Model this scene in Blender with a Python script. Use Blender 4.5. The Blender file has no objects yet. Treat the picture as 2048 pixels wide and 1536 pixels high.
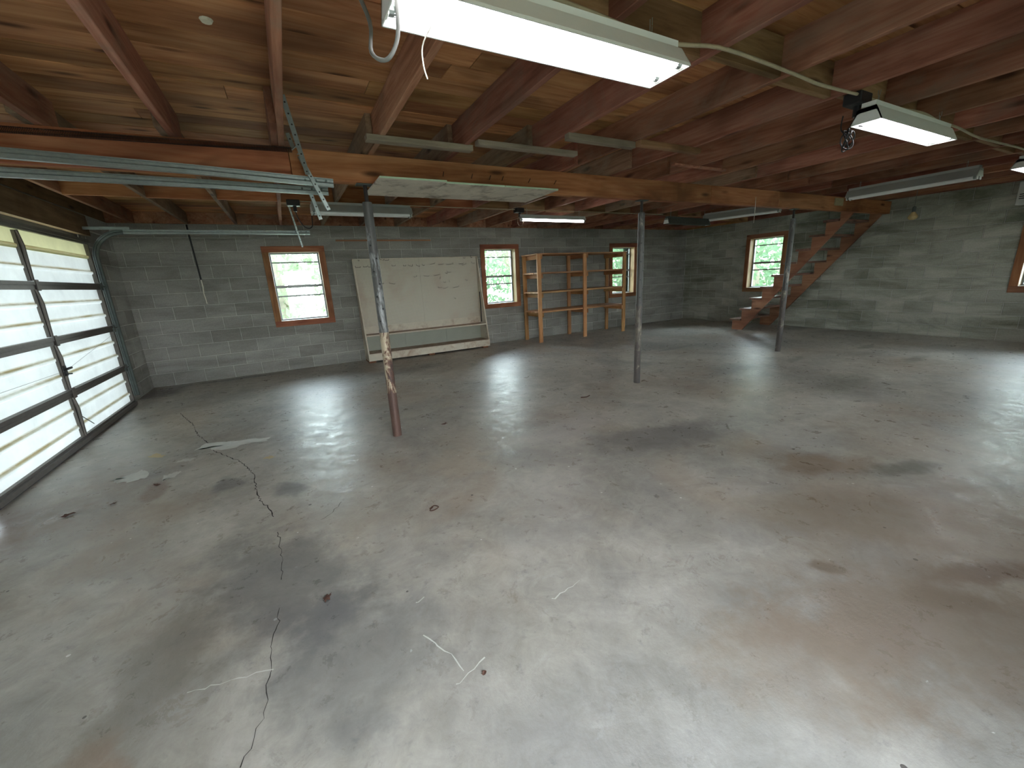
import bpy, bmesh, math, random
from mathutils import Vector, Matrix
random.seed(7)
S = bpy.context.scene
C = S.collection
PI = math.pi

# ------------------------------------------------------------------ camera
YAW, PITCH, ROLL, FPX, CAMH = -.4862, .2562, -.0524, 805.394, 1.385
cam_d = bpy.data.cameras.new('camera')
cam_d.sensor_width = 36.0
cam_d.lens = FPX/2048*36
cam_d.clip_start = 0.02
cam_d.clip_end = 200
cam = bpy.data.objects.new('camera', cam_d)
C.objects.link(cam)
cam.matrix_world = (Matrix.Translation((0, 0, CAMH)) @ Matrix.Rotation(YAW, 4, 'Z')
                    @ Matrix.Rotation(PI/2-PITCH, 4, 'X') @ Matrix.Rotation(ROLL, 4, 'Z'))
S.camera = cam

# ------------------------------------------------------------------ light, exposure
SKY = 10.0
LAMP = 8.5
S.view_settings.view_transform = 'Standard'
S.view_settings.look = 'None'
S.view_settings.gamma = 1.0
S.view_settings.use_curve_mapping = False
S.view_settings.exposure = 1.5
W = bpy.data.worlds.new('sky')
S.world = W
W.use_nodes = True
wn = W.node_tree.nodes
bg = wn['Background']
tcw = wn.new('ShaderNodeTexCoord'); sep = wn.new('ShaderNodeSeparateXYZ'); rw = wn.new('ShaderNodeValToRGB')
W.node_tree.links.new(tcw.outputs['Generated'], sep.inputs[0])
W.node_tree.links.new(sep.outputs['Z'], rw.inputs[0])
rw.color_ramp.elements[0].color = (0.92, 0.97, 1.0, 1)
rw.color_ramp.elements[1].color = (0.62, 0.78, 1.0, 1)
W.node_tree.links.new(rw.outputs[0], bg.inputs[0])
bg.inputs[1].default_value = SKY
sun_d = bpy.data.lights.new('sun', 'SUN')
sun_d.energy = 5.0
sun_d.angle = math.radians(1.5)
sun_d.color = (1.0, .95, .86)
sun = bpy.data.objects.new('sun', sun_d)
C.objects.link(sun)
sun.rotation_euler = (math.radians(-14), math.radians(10), 0)
try:
    S.cycles.use_denoising = True
    S.cycles.max_bounces = 10
    S.cycles.diffuse_bounces = 6
    S.cycles.glossy_bounces = 4
    S.cycles.transmission_bounces = 6
    S.cycles.transparent_max_bounces = 12
    S.cycles.sample_clamp_indirect = 6.0
    S.cycles.caustics_reflective = False
    S.cycles.caustics_refractive = False
except Exception:
    pass

# ------------------------------------------------------------------ materials
class NT:
    def __init__(s, name):
        s.m = bpy.data.materials.new(name)
        s.m.use_nodes = True
        s.t = s.m.node_tree
        s.n = s.t.nodes
        s.b = s.n['Principled BSDF']
        s.out = s.n['Material Output']
    def node(s, kind, **kw):
        x = s.n.new('ShaderNode'+kind)
        for k, v in kw.items():
            setattr(x, k, v)
        return x
    def link(s, a, b): s.t.links.new(a, b)
    def coords(s, kind='Object', scale=(1, 1, 1), rnd=True):
        if kind == 'World':
            g = s.node('NewGeometry'); src = g.outputs['Position']
        else:
            g = s.node('TexCoord'); src = g.outputs[kind]
        if rnd:
            oi = s.node('ObjectInfo')
            va = s.node('VectorMath', operation='SCALE'); va.inputs[0].default_value = (37.1, 19.7, 11.3)
            s.link(oi.outputs['Random'], va.inputs['Scale'])
            ad = s.node('VectorMath', operation='ADD')
            s.link(src, ad.inputs[0]); s.link(va.outputs[0], ad.inputs[1]); src = ad.outputs[0]
        mp = s.node('Mapping'); mp.inputs['Scale'].default_value = scale
        s.link(src, mp.inputs[0])
        return mp.outputs[0]
    def noise(s, co, scale, detail=4, rough=.6, dist=0.0):
        x = s.node('TexNoise'); x.inputs['Scale'].default_value = scale
        x.inputs['Detail'].default_value = detail; x.inputs['Roughness'].default_value = rough
        x.inputs['Distortion'].default_value = dist
        s.link(co, x.inputs['Vector'])
        return x.outputs['Fac']
    def ramp(s, fac, pts, interp='LINEAR'):
        r = s.node('ValToRGB'); r.color_ramp.interpolation = interp
        e = r.color_ramp.elements
        while len(e) < len(pts): e.new(.5)
        for i, (p, c) in enumerate(pts):
            e[i].position = p
            e[i].color = (c, c, c, 1) if isinstance(c, (int, float)) else (*c, 1)
        s.link(fac, r.inputs[0])
        return r.outputs[0]
    def mix(s, fac, a, b, mode='MIX'):
        x = s.node('Mix', data_type='RGBA', blend_type=mode)
        for sock, v in ((x.inputs[0], fac), (x.inputs[6], a), (x.inputs[7], b)):
            if isinstance(v, (int, float)): sock.default_value = v
            elif isinstance(v, tuple): sock.default_value = (*v, 1)
            else: s.link(v, sock)
        return x.outputs[2]
    def math(s, op, a, b=None):
        x = s.node('Math', operation=op)
        for i, v in enumerate((a, b)):
            if v is None: continue
            if isinstance(v, (int, float)): x.inputs[i].default_value = v
            else: s.link(v, x.inputs[i])
        return x.outputs[0]
    def bump(s, h, strength=.3, dist=.01):
        b = s.node('Bump'); b.inputs['Strength'].default_value = strength; b.inputs['Distance'].default_value = dist
        s.link(h, b.inputs['Height']); s.link(b.outputs[0], s.b.inputs['Normal'])
    def col(s, c):
        if isinstance(c, tuple): s.b.inputs['Base Color'].default_value = (*c, 1)
        else: s.link(c, s.b.inputs['Base Color'])
    def rough(s, r):
        if isinstance(r, (int, float)): s.b.inputs['Roughness'].default_value = r
        else: s.link(r, s.b.inputs['Roughness'])

def wood(name, dark, mid, light, axis='X', fine=14, rough=.75, knots=True, vary=.35, grey=None):
    k = NT(name)
    sc = {'X': (.55, 1, 1), 'Y': (1, .55, 1), 'Z': (1, 1, .55)}[axis]
    st = {'X': (.08, 1, 1), 'Y': (1, .08, 1), 'Z': (1, 1, .08)}[axis]
    co = k.coords('Object', sc)
    cs = k.coords('Object', st)
    n1 = k.noise(cs, fine, 5, .65, 1.2)
    n2 = k.noise(cs, fine*5, 3, .6)
    n3 = k.noise(co, 1.7, 3, .6, .6)
    f = k.math('ADD', k.math('MULTIPLY', n1, .75), k.math('MULTIPLY', n2, .25))
    c = k.ramp(f, [(.30, dark), (.47, mid), (.66, light)])
    # long stains
    c = k.mix(k.ramp(n3, [(.42, 0.0), (.70, .75)]), c, tuple(v*.45 for v in dark), 'MIX')
    if knots:
        v = k.node('TexVoronoi'); v.inputs['Scale'].default_value = 2.2
        v.inputs['Randomness'].default_value = 1
        kc = k.coords('Object', {'X': (.8, 3, 3), 'Y': (3, .8, 3), 'Z': (3, 3, .8)}[axis])
        k.link(kc, v.inputs['Vector'])
        c = k.mix(k.ramp(v.outputs['Distance'], [(.06, .85), (.19, 0.0)]), c, tuple(v_*.28 for v_ in dark))
    oi = k.node('ObjectInfo')
    if grey:
        c = k.mix(k.ramp(k.noise(co, 3.1, 5, .7, .5), [(.5, 0.0), (.72, .7)]), c, grey)
    hs = k.node('HueSaturation')
    k.link(c, hs.inputs['Color'])
    k.link(k.math('ADD', k.math('MULTIPLY', oi.outputs['Random'], vary), 1-vary*.5), hs.inputs['Value'])
    k.link(k.math('ADD', k.math('MULTIPLY', k.math('FRACT', k.math('MULTIPLY', oi.outputs['Random'], 7.3)), .02), .49), hs.inputs['Hue'])
    k.col(hs.outputs[0])
    k.rough(rough)
    k.b.inputs['Specular IOR Level'].default_value = .25
    k.bump(f, .25, .004)
    return k.m

M = {}
M['plank'] = wood('subfloor planks', (.24, .088, .038), (.50, .235, .095), (.66, .37, .18), 'X', 9, .7, True, .55)
M['joist'] = wood('old joist', (.19, .068, .042), (.34, .142, .088), (.47, .24, .16), 'Y', 11, .8, True, .4, (.24, .17, .125))
M['joist_pale'] = wood('pale joist', (.13, .075, .045), (.25, .155, .10), (.36, .25, .17), 'Y', 11, .8, True, .4, (.3, .26, .2))
M['block_board'] = wood('blocking', (.13, .065, .03), (.26, .15, .07), (.36, .22, .12), 'X', 12, .8, True, .4)
M['girder'] = wood('girder', (.22, .07, .030), (.42, .16, .07), (.55, .26, .125), 'X', 9, .7, True, .25)
M['grey_wood'] = wood('weathered strip', (.20, .15, .115), (.34, .28, .215), (.46, .39, .31), 'X', 16, .85, True, .2)
M['pine'] = wood('orange pine', (.33, .135, .05), (.55, .27, .11), (.68, .40, .19), 'Z', 10, .6, True, .3)
M['pine_x'] = wood('orange pine board', (.30, .13, .06), (.52, .27, .125), (.66, .40, .21), 'X', 10, .6, True, .3)
M['pine_y'] = wood('orange pine cleat', (.29, .11, .04), (.48, .23, .09), (.62, .35, .16), 'Y', 10, .6, True, .3)
M['casing_x'] = wood('window casing', (.22, .065, .03), (.36, .13, .06), (.46, .20, .10), 'X', 9, .6, True, .2)
M['casing_z'] = wood('window casing upright', (.22, .075, .03), (.37, .155, .065), (.47, .22, .10), 'Z', 9, .6, True, .2)
M['jamb'] = wood('pine reveal', (.42, .28, .11), (.62, .45, .22), (.74, .58, .33), 'Z', 9, .5, True, .15)
M['stair'] = wood('stair pine', (.21, .085, .042), (.36, .175, .088), (.45, .25, .135), 'Y', 8, .65, True, .2)
M['tread'] = wood('stair tread', (.15, .07, .05), (.26, .14, .10), (.36, .22, .16), 'X', 8, .45, True, .2)
M['header'] = wood('header', (.12, .07, .035), (.22, .14, .07), (.30, .20, .11), 'Y', 8, .8, True, .2)
M['batten'] = wood('batten', (.35, .17, .08), (.52, .28, .15), (.62, .37, .2), 'X', 8, .7, False, .1)

def plain(name, c, rough=.5, metal=0.0, var=.12, scale=20, bump=0.0, dirt=None, dscale=3, spec=.5):
    k = NT(name)
    co = k.coords('Object')
    n = k.noise(co, scale, 4)
    col = k.mix(n, tuple(v*(1-var) for v in c), tuple(min(1, v*(1+var)) for v in c))
    if dirt:
        d = k.noise(co, dscale, 6, .7, .4)
        col = k.mix(k.ramp(d, [(.5, 0.0), (.68, .85)]), col, dirt)
    k.col(col)
    k.rough(rough)
    k.b.inputs['Metallic'].default_value = metal
    k.b.inputs['Specular IOR Level'].default_value = spec
    if bump: k.bump(n, bump, .003)
    return k.m

M['galv'] = plain('galvanised steel', (.30, .34, .32), .42, .75, .25, 30)
M['galv_dark'] = plain('dull galvanised steel', (.11, .13, .12), .5, .7, .3, 24)
M['rail'] = plain('bronze aluminium', (.14, .125, .11), .5, .4, .25, 25)
M['white_metal'] = plain('white enamel', (.78, .80, .76), .4, 0, .06, 12)
M['grey_metal'] = plain('grey enamel', (.42, .45, .43), .45, .2, .1, 12)
M['window_metal'] = plain('window aluminium', (.30, .31, .31), .45, .4, .15, 20)
M['black'] = plain('black plastic', (.012, .012, .013), .45)
M['cable'] = plain('old cable', (.42, .36, .24), .6, 0, .25, 30)
M['grey_cable'] = plain('grey cable', (.18, .18, .17), .5)
M['spring'] = plain('dark spring steel', (.035, .028, .026), .5, .6, .3, 30)
M['rope'] = plain('frayed rope', (.80, .77, .66), .9)
M['darkbar'] = plain('dark steel bar', (.02, .022, .022), .5, .3)
M['dusty_tube'] = plain('unlit tube', (.86, .87, .86), .3, 0, .05)
M['frp_strip'] = plain('bottom seal', (.04, .035, .035), .8)
M['slat_dirt'] = plain('painted board', (.64, .58, .46), .7, 0, .15, 9, .1, (.40, .27, .18), 4)
M['shelf_top'] = plain('worn shelf top', (.34, .24, .17), .8, 0, .3, 7, .1, (.55, .48, .36), 5)
M['panel_board'] = plain('painted chipboard', (.60, .54, .45), .8, 0, .2, 9, .2, (.15, .11, .08), 5)
M['panel_edge'] = plain('pale green edge', (.45, .60, .42), .7)
M['display_back'] = plain('grey green board', (.36, .37, .30), .7, 0, .12, 5)
M['osb'] = plain('chipboard', (.40, .34, .2), .8, 0, .7, 60, .3)
M['leafbrown'] = plain('dead leaf', (.07, .03, .018), .9)
M['crack'] = plain('crack shadow', (.035, .03, .026), .9)
M['paint_spill'] = plain('dried white paint', (.56, .56, .50), .6, 0, .2, 14)
M['paint_yellow'] = plain('dried ochre paint', (.52, .42, .22), .6, 0, .2, 14)
M['nest'] = plain('mud nest', (.62, .60, .48), .9)
M['bulb'] = plain('amber reflector bulb', (.50, .38, .18), .25, .2, .4, 25)
M['paper'] = plain('white box', (.62, .63, .60), .5)
M['brown_feet'] = plain('brown foot', (.22, .09, .04), .8)
M['grass'] = plain('grass', (.20, .22, .16), .95, 0, .5, 3)
M['trunk'] = plain('bark', (.20, .17, .13), .9, 0, .3, 8)
M['weathered'] = plain('weathered rail', (.62, .60, .55), .8)
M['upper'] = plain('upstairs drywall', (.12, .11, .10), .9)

def post_mat(dark=False):
    k = NT('dark painted pipe' if dark else 'rusty painted pipe')
    co = k.coords('Object', (1, 1, .35))
    g = k.node('TexCoord'); sp = k.node('SeparateXYZ'); k.link(g.outputs['Object'], sp.inputs[0])
    n = k.noise(co, 9, 6, .7, .6)
    grey = k.mix(k.noise(co, 30, 3), (.06, .058, .055), (.13, .128, .122))
    flake = k.mix(k.ramp(n, [(.50, 0.0), (.56, 1.0)], 'LINEAR'), (.15, .075, .05), (.50, .42, .30))
    rust = k.mix(k.ramp(n, [(.44, 1.0), (.5, 0.0)]), flake, (.07, .045, .04))
    mid = k.math('MULTIPLY', k.math('GREATER_THAN', sp.outputs['Z'], .42), k.math('LESS_THAN', sp.outputs['Z'], .98))
    low = k.math('LESS_THAN', sp.outputs['Z'], .42)
    c = k.mix(mid, grey, rust)
    c = k.mix(low, c, k.mix(k.ramp(n, [(.4, 0.0), (.6, 1.0)]), (.075, .045, .038), (.15, .085, .065)))
    silver = k.math('MULTIPLY', k.ramp(n, [(.52, 0.0), (.6, .8)]), k.math('GREATER_THAN', sp.outputs['Z'], .98))
    c = k.mix(silver, c, (.33, .34, .34))
    if dark: c = k.mix(.8, c, k.mix(k.ramp(n, [(.60, 0.0), (.66, .9)]), (.085, .08, .075), (.34, .30, .24)))
    k.col(c); k.rough(.5); k.b.inputs['Metallic'].default_value = .25
    k.bump(n, .3, .003)
    return k.m
M['post'] = post_mat(); M['post_dark'] = post_mat(True)

def block_mat(name, a, b, stain, samt=.6, speck=.5):
    k = NT(name)
    oi = k.node('ObjectInfo')
    co = k.coords('World', (1, 1, 1), False)
    cz = k.coords('World', (.5, .5, 2.4), False)
    c = k.mix(k.math('FRACT', k.math('MULTIPLY', oi.outputs['Random'], 13.7)), a, b)
    big = k.noise(cz, 1.5, 5, .65, .5)
    c = k.mix(k.ramp(big, [(.40, 0.0), (.68, samt)]), c, stain)
    fine = k.noise(co, 55, 4, .8)
    c = k.mix(speck, c, k.mix(fine, (.02, .02, .02), (.98, .98, .95)), 'SOFT_LIGHT')
    k.col(c); k.rough(.92)
    k.b.inputs['Specular IOR Level'].default_value = .2
    k.bump(fine, .5, .004)
    return k.m
M['block'] = block_mat('grey concrete block', (.29, .282, .255), (.40, .393, .36), (.16, .158, .14), .7)
M['block_green'] = block_mat('damp concrete block', (.37, .37, .315), (.52, .515, .44), (.13, .14, .095), .85)
M['mortar'] = block_mat('mortar', (.48, .48, .44), (.56, .56, .51), (.26, .26, .23), .6)

def floor_mat():
    k = NT('sealed concrete')
    co = k.coords('World', (1, 1, 1), False)
    big = k.noise(co, .55, 3, .55, .8)
    med = k.noise(co, 2.1, 6, .65, .6)
    fin = k.noise(co, 16, 6, .7)
    c = k.ramp(big, [(.33, (.28, .265, .23)), (.48, (.365, .342, .29)), (.64, (.44, .412, .345))])
    mot = k.noise(co, 7.5, 8, .75, .8)
    c = k.mix(.55, c, k.ramp(mot, [(.30, .25), (.5, .5), (.70, .74)]), 'SOFT_LIGHT')
    mot2 = k.noise(co, 1.4, 7, .7, 1.0)
    c = k.mix(.6, c, k.ramp(mot2, [(.30, .22), (.5, .5), (.70, .78)]), 'SOFT_LIGHT')
    c = k.mix(k.ramp(med, [(.34, .38), (.58, 0.0)]), c, (.20, .19, .18))
    warm = k.noise(co, .8, 4, .6, .3)
    w2 = k.node('Mapping'); w2.inputs['Location'].default_value = (9.3, 4.1, 0); k.link(co, w2.inputs[0])
    warm = k.noise(w2.outputs[0], .7, 4, .6, .4)
    c = k.mix(k.ramp(warm, [(.50, 0.0), (.66, .55)]), c, (.28, .205, .14))
    pale = k.noise(w2.outputs[0], 3.3, 8, .72, .9)
    c = k.mix(k.ramp(pale, [(.60, 0.0), (.68, .3)]), c, (.46, .45, .42))
    # rust spots, oil spots, specks
    rust = k.noise(w2.outputs[0], 1.9, 7, .75, 1.0)
    c = k.mix(k.ramp(rust, [(.66, 0.0), (.76, .4)]), c, (.25, .13, .075))
    c = k.mix(k.ramp(fin, [(.30, .35), (.42, 0.0)]), c, (.14, .14, .14))
    v = k.node('TexVoronoi'); v.inputs['Scale'].default_value = 7; k.link(co, v.inputs['Vector'])
    vm = k.math('MULTIPLY', k.math('LESS_THAN', v.outputs['Distance'], .055), k.math('GREATER_THAN', fin, .5))
    c = k.mix(vm, c, (.62, .61, .57))
    v2 = k.node('TexVoronoi'); v2.inputs['Scale'].default_value = 4.3; k.link(w2.outputs[0], v2.inputs['Vector'])
    c = k.mix(k.math('MULTIPLY', k.math('LESS_THAN', v2.outputs['Distance'], .04), .85), c, (.05, .04, .035))
    # individual stains with a shape of their own, plus painted brown shade beside the daylight: (x, y, radius x, radius y, rotation, colour, amount)
    stains = [(-.25, 2.05, .42, .75, .5, (.115, .112, .11), .65), (0.0, 1.45, .40, .5, .2, (.13, .13, .128), .5),
              (-.67, 1.75, .22, .55, -.2, (.14, .125, .10), .55), (-.62, 3.45, .14, .2, .3, (.09, .09, .09), .65),
              (-.22, 3.1, .13, .2, .6, (.09, .09, .09), .6), (2.7, 2.25, .9, .35, -.2, (.13, .12, .115), .65),
              (3.13, 1.30, .5, .22, -.5, (.15, .085, .04), .55), (3.5, .95, .35, .12, -.3, (.10, .10, .075), .7),
              (2.0, .74, .13, .06, -.9, (.10, .065, .035), .8), (2.2, .38, .22, .1, -.6, (.11, .085, .05), .7),
              (2.55, .35, .35, .1, -.4, (.13, .07, .04), .7), (-1.1, 3.65, .1, .3, .1, (.16, .08, .045), .6),
              (-1.7, 3.5, .3, .45, 0, (.20, .13, .085), .45), (-1.9, 7.6, .35, .5, 0, (.07, .06, .055), .7),
              (-.9, 7.95, .9, .12, 0, (.08, .075, .075), .65), (1.5, 6.6, .8, .28, .1, (.13, .12, .12), .5),
              (-.74, 1.35, .12, .25, .4, (.26, .15, .09), .45), (1.35, 3.2, .5, .5, .3, (.36, .31, .24), .45),
              (.98, 2.8, .35, .35, .2, (.40, .33, .24), .45), (2.1, 2.9, .8, .3, .1, (.46, .42, .38), .4),
              (1.45, .55, .5, .35, -.4, (.24, .19, .14), .5), (2.0, .55, .8, .4, -.4, (.25, .20, .145), .35),  # warm brown shade next to the doorway daylight, painted into the floor colour
              (1.95, .38, .85, .42, -.45, (.21, .155, .105), .6), (2.6, .9, .6, .35, -.4, (.23, .19, .135), .4),  # widens the painted brown shade right of the daylight edge
              (-.9, 1.2, .3, .5, .3, (.21, .195, .15), .4), (7.6, 2.2, .5, .12, 0, (.11, .11, .085), .55), (8.2, 3.0, .4, .1, .1, (.11, .11, .085), .55),
              (6.5, 3.2, .35, .1, .2, (.12, .12, .09), .5), (6.0, 5.0, .6, .1, 0, (.14, .13, .12), .5),
              (5.2, 3.4, .7, .2, .1, (.14, .135, .12), .45), (5.6, 2.2, .9, .25, .1, (.15, .145, .11), .5)]
    wob = k.noise(co, 5.0, 5, .65)
    wob2 = k.math('MULTIPLY', k.math('SUBTRACT', wob, .5), 1.5)
    for (x, y, rx, ry, a, cc, am) in stains:
        mp = k.node('Mapping'); mp.vector_type = 'TEXTURE'
        mp.inputs['Location'].default_value = (x, y, 0); mp.inputs['Rotation'].default_value = (0, 0, a)
        mp.inputs['Scale'].default_value = (rx, ry, 1)
        k.link(co, mp.inputs[0])
        ln = k.node('VectorMath', operation='LENGTH'); k.link(mp.outputs[0], ln.inputs[0])
        d = k.math('ADD', ln.outputs['Value'], wob2)
        c = k.mix(k.ramp(d, [(.35, am), (1.0, 0.0)], 'EASE'), c, cc)
    k.col(c)
    rn = k.noise(co, 6.0, 8, .8, .7)
    k.rough(k.ramp(k.math('ADD', k.math('MULTIPLY', rn, .7), k.math('MULTIPLY', fin, .3)), [(.38, .22), (.60, .48)]))
    k.b.inputs['Specular IOR Level'].default_value = .38
    k.b.inputs['Coat Weight'].default_value = 0.0
    k.b.inputs['Coat Roughness'].default_value = .22
    hb = k.math('ADD', k.math('MULTIPLY', k.noise(co, 6.5, 8, .72), .6), k.math('MULTIPLY', fin, .14))
    k.bump(hb, .26, .02)
    return k.m
M['floor'] = floor_mat()

def fibreglass(name, tint, trans):
    k = NT(name)
    co = k.coords('World', (1, 1, 1), False)
    n = k.noise(co, 2.6, 5, .6, .4)
    n2 = k.noise(co, 22, 4, .6)
    g = k.node('TexCoord'); sp = k.node('SeparateXYZ'); k.link(g.outputs['Object'], sp.inputs[0])
    c = k.mix(k.ramp(n, [(.35, .0), (.65, 1.0)]), tuple(v*.86 for v in tint), tint)
    c = k.mix(k.math('MULTIPLY', n2, .12), c, tuple(v*.5 for v in tint))
    # dirt lying on the ribs (ribs sit at one third and two thirds of a section)
    fz = k.math('ABSOLUTE', k.math('SUBTRACT', k.math('FRACT', k.math('ADD', k.math('DIVIDE', sp.outputs['Z'], .1717), .5)), .57))
    dm = k.math('MULTIPLY', k.ramp(fz, [(.02, 1.0), (.11, 0.0)]), k.ramp(k.noise(k.coords('World', (.2, .6, 3), False), 3, 5, .7), [(.30, .25), (.62, .9)]))
    c = k.mix(dm, c, (.34, .27, .12))
    tr = k.node('BsdfTranslucent'); k.link(c, tr.inputs['Color'])
    df = k.node('BsdfDiffuse'); k.link(c, df.inputs['Color'])
    mx = k.node('MixShader'); mx.inputs[0].default_value = trans
    k.link(df.outputs[0], mx.inputs[1]); k.link(tr.outputs[0], mx.inputs[2])
    k.link(mx.outputs[0], k.out.inputs['Surface'])
    return k.m
M['frp'] = fibreglass('translucent fibreglass', (.86, .90, .86), .06)
M['frp_eave_shade'] = fibreglass('fibreglass tinted for eave shade', (.72, .70, .40), .07)  # yellow tint paints in the shading of the eave outside the door

def glass():
    k = NT('window glass')
    tp = k.node('BsdfTransparent'); tp.inputs[0].default_value = (.93, .97, .95, 1)
    gl = k.node('BsdfGlossy'); gl.inputs['Roughness'].default_value = .03
    fr = k.node('Fresnel'); fr.inputs[0].default_value = 1.45
    mx = k.node('MixShader'); k.link(fr.outputs[0], mx.inputs[0]); k.link(tp.outputs[0], mx.inputs[1]); k.link(gl.outputs[0], mx.inputs[2])
    k.link(mx.outputs[0], k.out.inputs['Surface'])
    return k.m
M['glass'] = glass()
def emit(name, c, s):
    k = NT(name)
    e = k.node('Emission'); e.inputs[0].default_value = (*c, 1); e.inputs[1].default_value = s
    k.link(e.outputs[0], k.out.inputs['Surface'])
    return k.m
M['tube'] = emit('lit tube', (.98, .96, 1.0), LAMP)
def leafmat(name, c):
    k = NT(name)
    n = k.noise(k.coords('World', (1, 1, 1), False), 1.3, 3)
    col = k.mix(n, tuple(v*.6 for v in c), tuple(min(1, v*1.35) for v in c))
    tr = k.node('BsdfTranslucent'); df = k.node('BsdfDiffuse')
    k.link(col, tr.inputs[0]); k.link(col, df.inputs[0])
    mx = k.node('MixShader'); mx.inputs[0].default_value = .45
    k.link(df.outputs[0], mx.inputs[1]); k.link(tr.outputs[0], mx.inputs[2]); k.link(mx.outputs[0], k.out.inputs['Surface'])
    return k.m
M['leaf'] = leafmat('leaves', (.095, .15, .085))
M['leaf_light'] = leafmat('light leaves', (.18, .24, .14))
def pegmat():
    k = NT('perforated board')
    g = k.node('TexCoord'); sp = k.node('SeparateXYZ'); k.link(g.outputs['Object'], sp.inputs[0])
    def cell(o):
        return k.math('SUBTRACT', k.math('FRACT', k.math('DIVIDE', o, .0254)), .5)
    a = cell(sp.outputs['X']); b = cell(sp.outputs['Z'])
    d = k.math('SQRT', k.math('ADD', k.math('MULTIPLY', a, a), k.math('MULTIPLY', b, b)))
    co = k.coords('Object')
    base = k.mix(k.noise(co, 3, 4), (.60, .55, .44), (.68, .64, .52))
    base = k.mix(k.ramp(k.noise(co, 1.6, 5, .65, .4), [(.52, 0.0), (.72, .5)]), base, (.48, .33, .24))
    k.col(k.mix(k.math('LESS_THAN', d, .17), base, (.08, .065, .05)))
    k.rough(.7)
    return k.m
M['peg'] = pegmat()

# ------------------------------------------------------------------ mesh helpers
class MB:
    def __init__(s): s.v = []; s.f = []; s.T = None
    def add(s, vs, fs):
        n = len(s.v)
        s.v += [tuple(s.T(*p)) if s.T else tuple(p) for p in vs]
        s.f += [tuple(i+n for i in f) for f in fs]
        return s
    def box(s, x0, x1, y0, y1, z0, z1):
        return s.add([(x0, y0, z0), (x1, y0, z0), (x1, y1, z0), (x0, y1, z0), (x0, y0, z1), (x1, y0, z1), (x1, y1, z1), (x0, y1, z1)],
                     [(0, 3, 2, 1), (4, 5, 6, 7), (0, 1, 5, 4), (1, 2, 6, 5), (2, 3, 7, 6), (3, 0, 4, 7)])
    def bevbox(s, x0, x1, y0, y1, z0, z1, c=.004):
        bm = bmesh.new()
        r = bmesh.ops.create_cube(bm, size=1)
        for v in bm.verts:
            v.co = Vector(((x0+x1)/2+v.co.x*(x1-x0), (y0+y1)/2+v.co.y*(y1-y0), (z0+z1)/2+v.co.z*(z1-z0)))
        bmesh.ops.bevel(bm, geom=bm.edges[:], offset=c, segments=1, affect='EDGES')
        bm.verts.index_update()
        s.add([v.co[:] for v in bm.verts], [[v.index for v in f.verts] for f in bm.faces])
        bm.free()
        return s
    def prism(s, poly, a, b, axis='X'):
        """polygon (list of 2d) extruded from a to b along axis"""
        n = len(poly)
        def P(p, t):
            return {'X': (t, p[0], p[1]), 'Y': (p[0], t, p[1]), 'Z': (p[0], p[1], t)}[axis]
        vs = [P(p, a) for p in poly]+[P(p, b) for p in poly]
        fs = [tuple(range(n-1, -1, -1)), tuple(range(n, 2*n))]
        fs += [(i, (i+1) % n, n+(i+1) % n, n+i) for i in range(n)]
        return s.add(vs, fs)
    def tube(s, pts, r, n=8, cap=True):
        pts = [Vector(p) for p in pts]
        rr = r if isinstance(r, (list, tuple)) else [r]*len(pts)
        rings = []
        up = None
        for i, p in enumerate(pts):
            d = (pts[min(i+1, len(pts)-1)]-pts[max(i-1, 0)]).normalized()
            if up is None:
                up = Vector((0, 0, 1)) if abs(d.z) < .9 else Vector((1, 0, 0))
            a = d.cross(up)
            if a.length < 1e-4: a = d.cross(Vector((0, 1, 0)))
            a.normalize(); b = d.cross(a).normalized(); up = -b if False else up
            rings.append([p+a*math.cos(2*PI*k/n)*rr[i]+b*math.sin(2*PI*k/n)*rr[i] for k in range(n)])
        vs = [q[:] for R_ in rings for q in R_]
        fs = []
        for i in range(len(pts)-1):
            for k in range(n):
                fs.append((i*n+k, i*n+(k+1) % n, (i+1)*n+(k+1) % n, (i+1)*n+k))
        if cap:
            fs.append(tuple(range(n-1, -1, -1))); fs.append(tuple((len(pts)-1)*n+k for k in range(n)))
        return s.add(vs, fs)
    def lathe(s, prof, c=(0, 0, 0), n=20):
        vs = []; fs = []
        for r, z in prof:
            for k in range(n):
                vs.append((c[0]+r*math.cos(2*PI*k/n), c[1]+r*math.sin(2*PI*k/n), c[2]+z))
        for i in range(len(prof)-1):
            for k in range(n):
                fs.append((i*n+k, i*n+(k+1) % n, (i+1)*n+(k+1) % n, (i+1)*n+k))
        return s.add(vs, fs)
    def build(s, name, mat, parent=None, loc=(0, 0, 0), rz=0, smooth=False, center=False, rot=None):
        if center and s.v:
            c = Vector([sum(v[i] for v in s.v)/len(s.v) for i in range(3)])
            s.v = [(v[0]-c.x, v[1]-c.y, v[2]-c.z) for v in s.v]
            loc = Vector(loc)+c
        me = bpy.data.meshes.new(name)
        me.from_pydata(s.v, [], s.f)
        me.update()
        bm = bmesh.new(); bm.from_mesh(me); bmesh.ops.recalc_face_normals(bm, faces=bm.faces[:]); bm.to_mesh(me); bm.free()
        if smooth:
            me.polygons.foreach_set('use_smooth', [True]*len(me.polygons))
        me.materials.append(M[mat] if isinstance(mat, str) else mat)
        return link(name, me, parent, loc, rz, rot)
def link(name, me, parent=None, loc=(0, 0, 0), rz=0, rot=None):
    o = bpy.data.objects.new(name, me)
    C.objects.link(o)
    o.location = loc
    o.rotation_euler = rot if rot else (0, 0, rz)
    if parent: o.parent = parent
    return o
def thing(name, label, cat, loc=(0, 0, 0), rz=0, group=None):
    o = link(name, None, None, loc, rz)
    return tag(o, label, cat, group)
def tag(o, label, cat, group=None):
    o['label'] = label; o['category'] = cat
    if group: o['group'] = group
    return o
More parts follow.
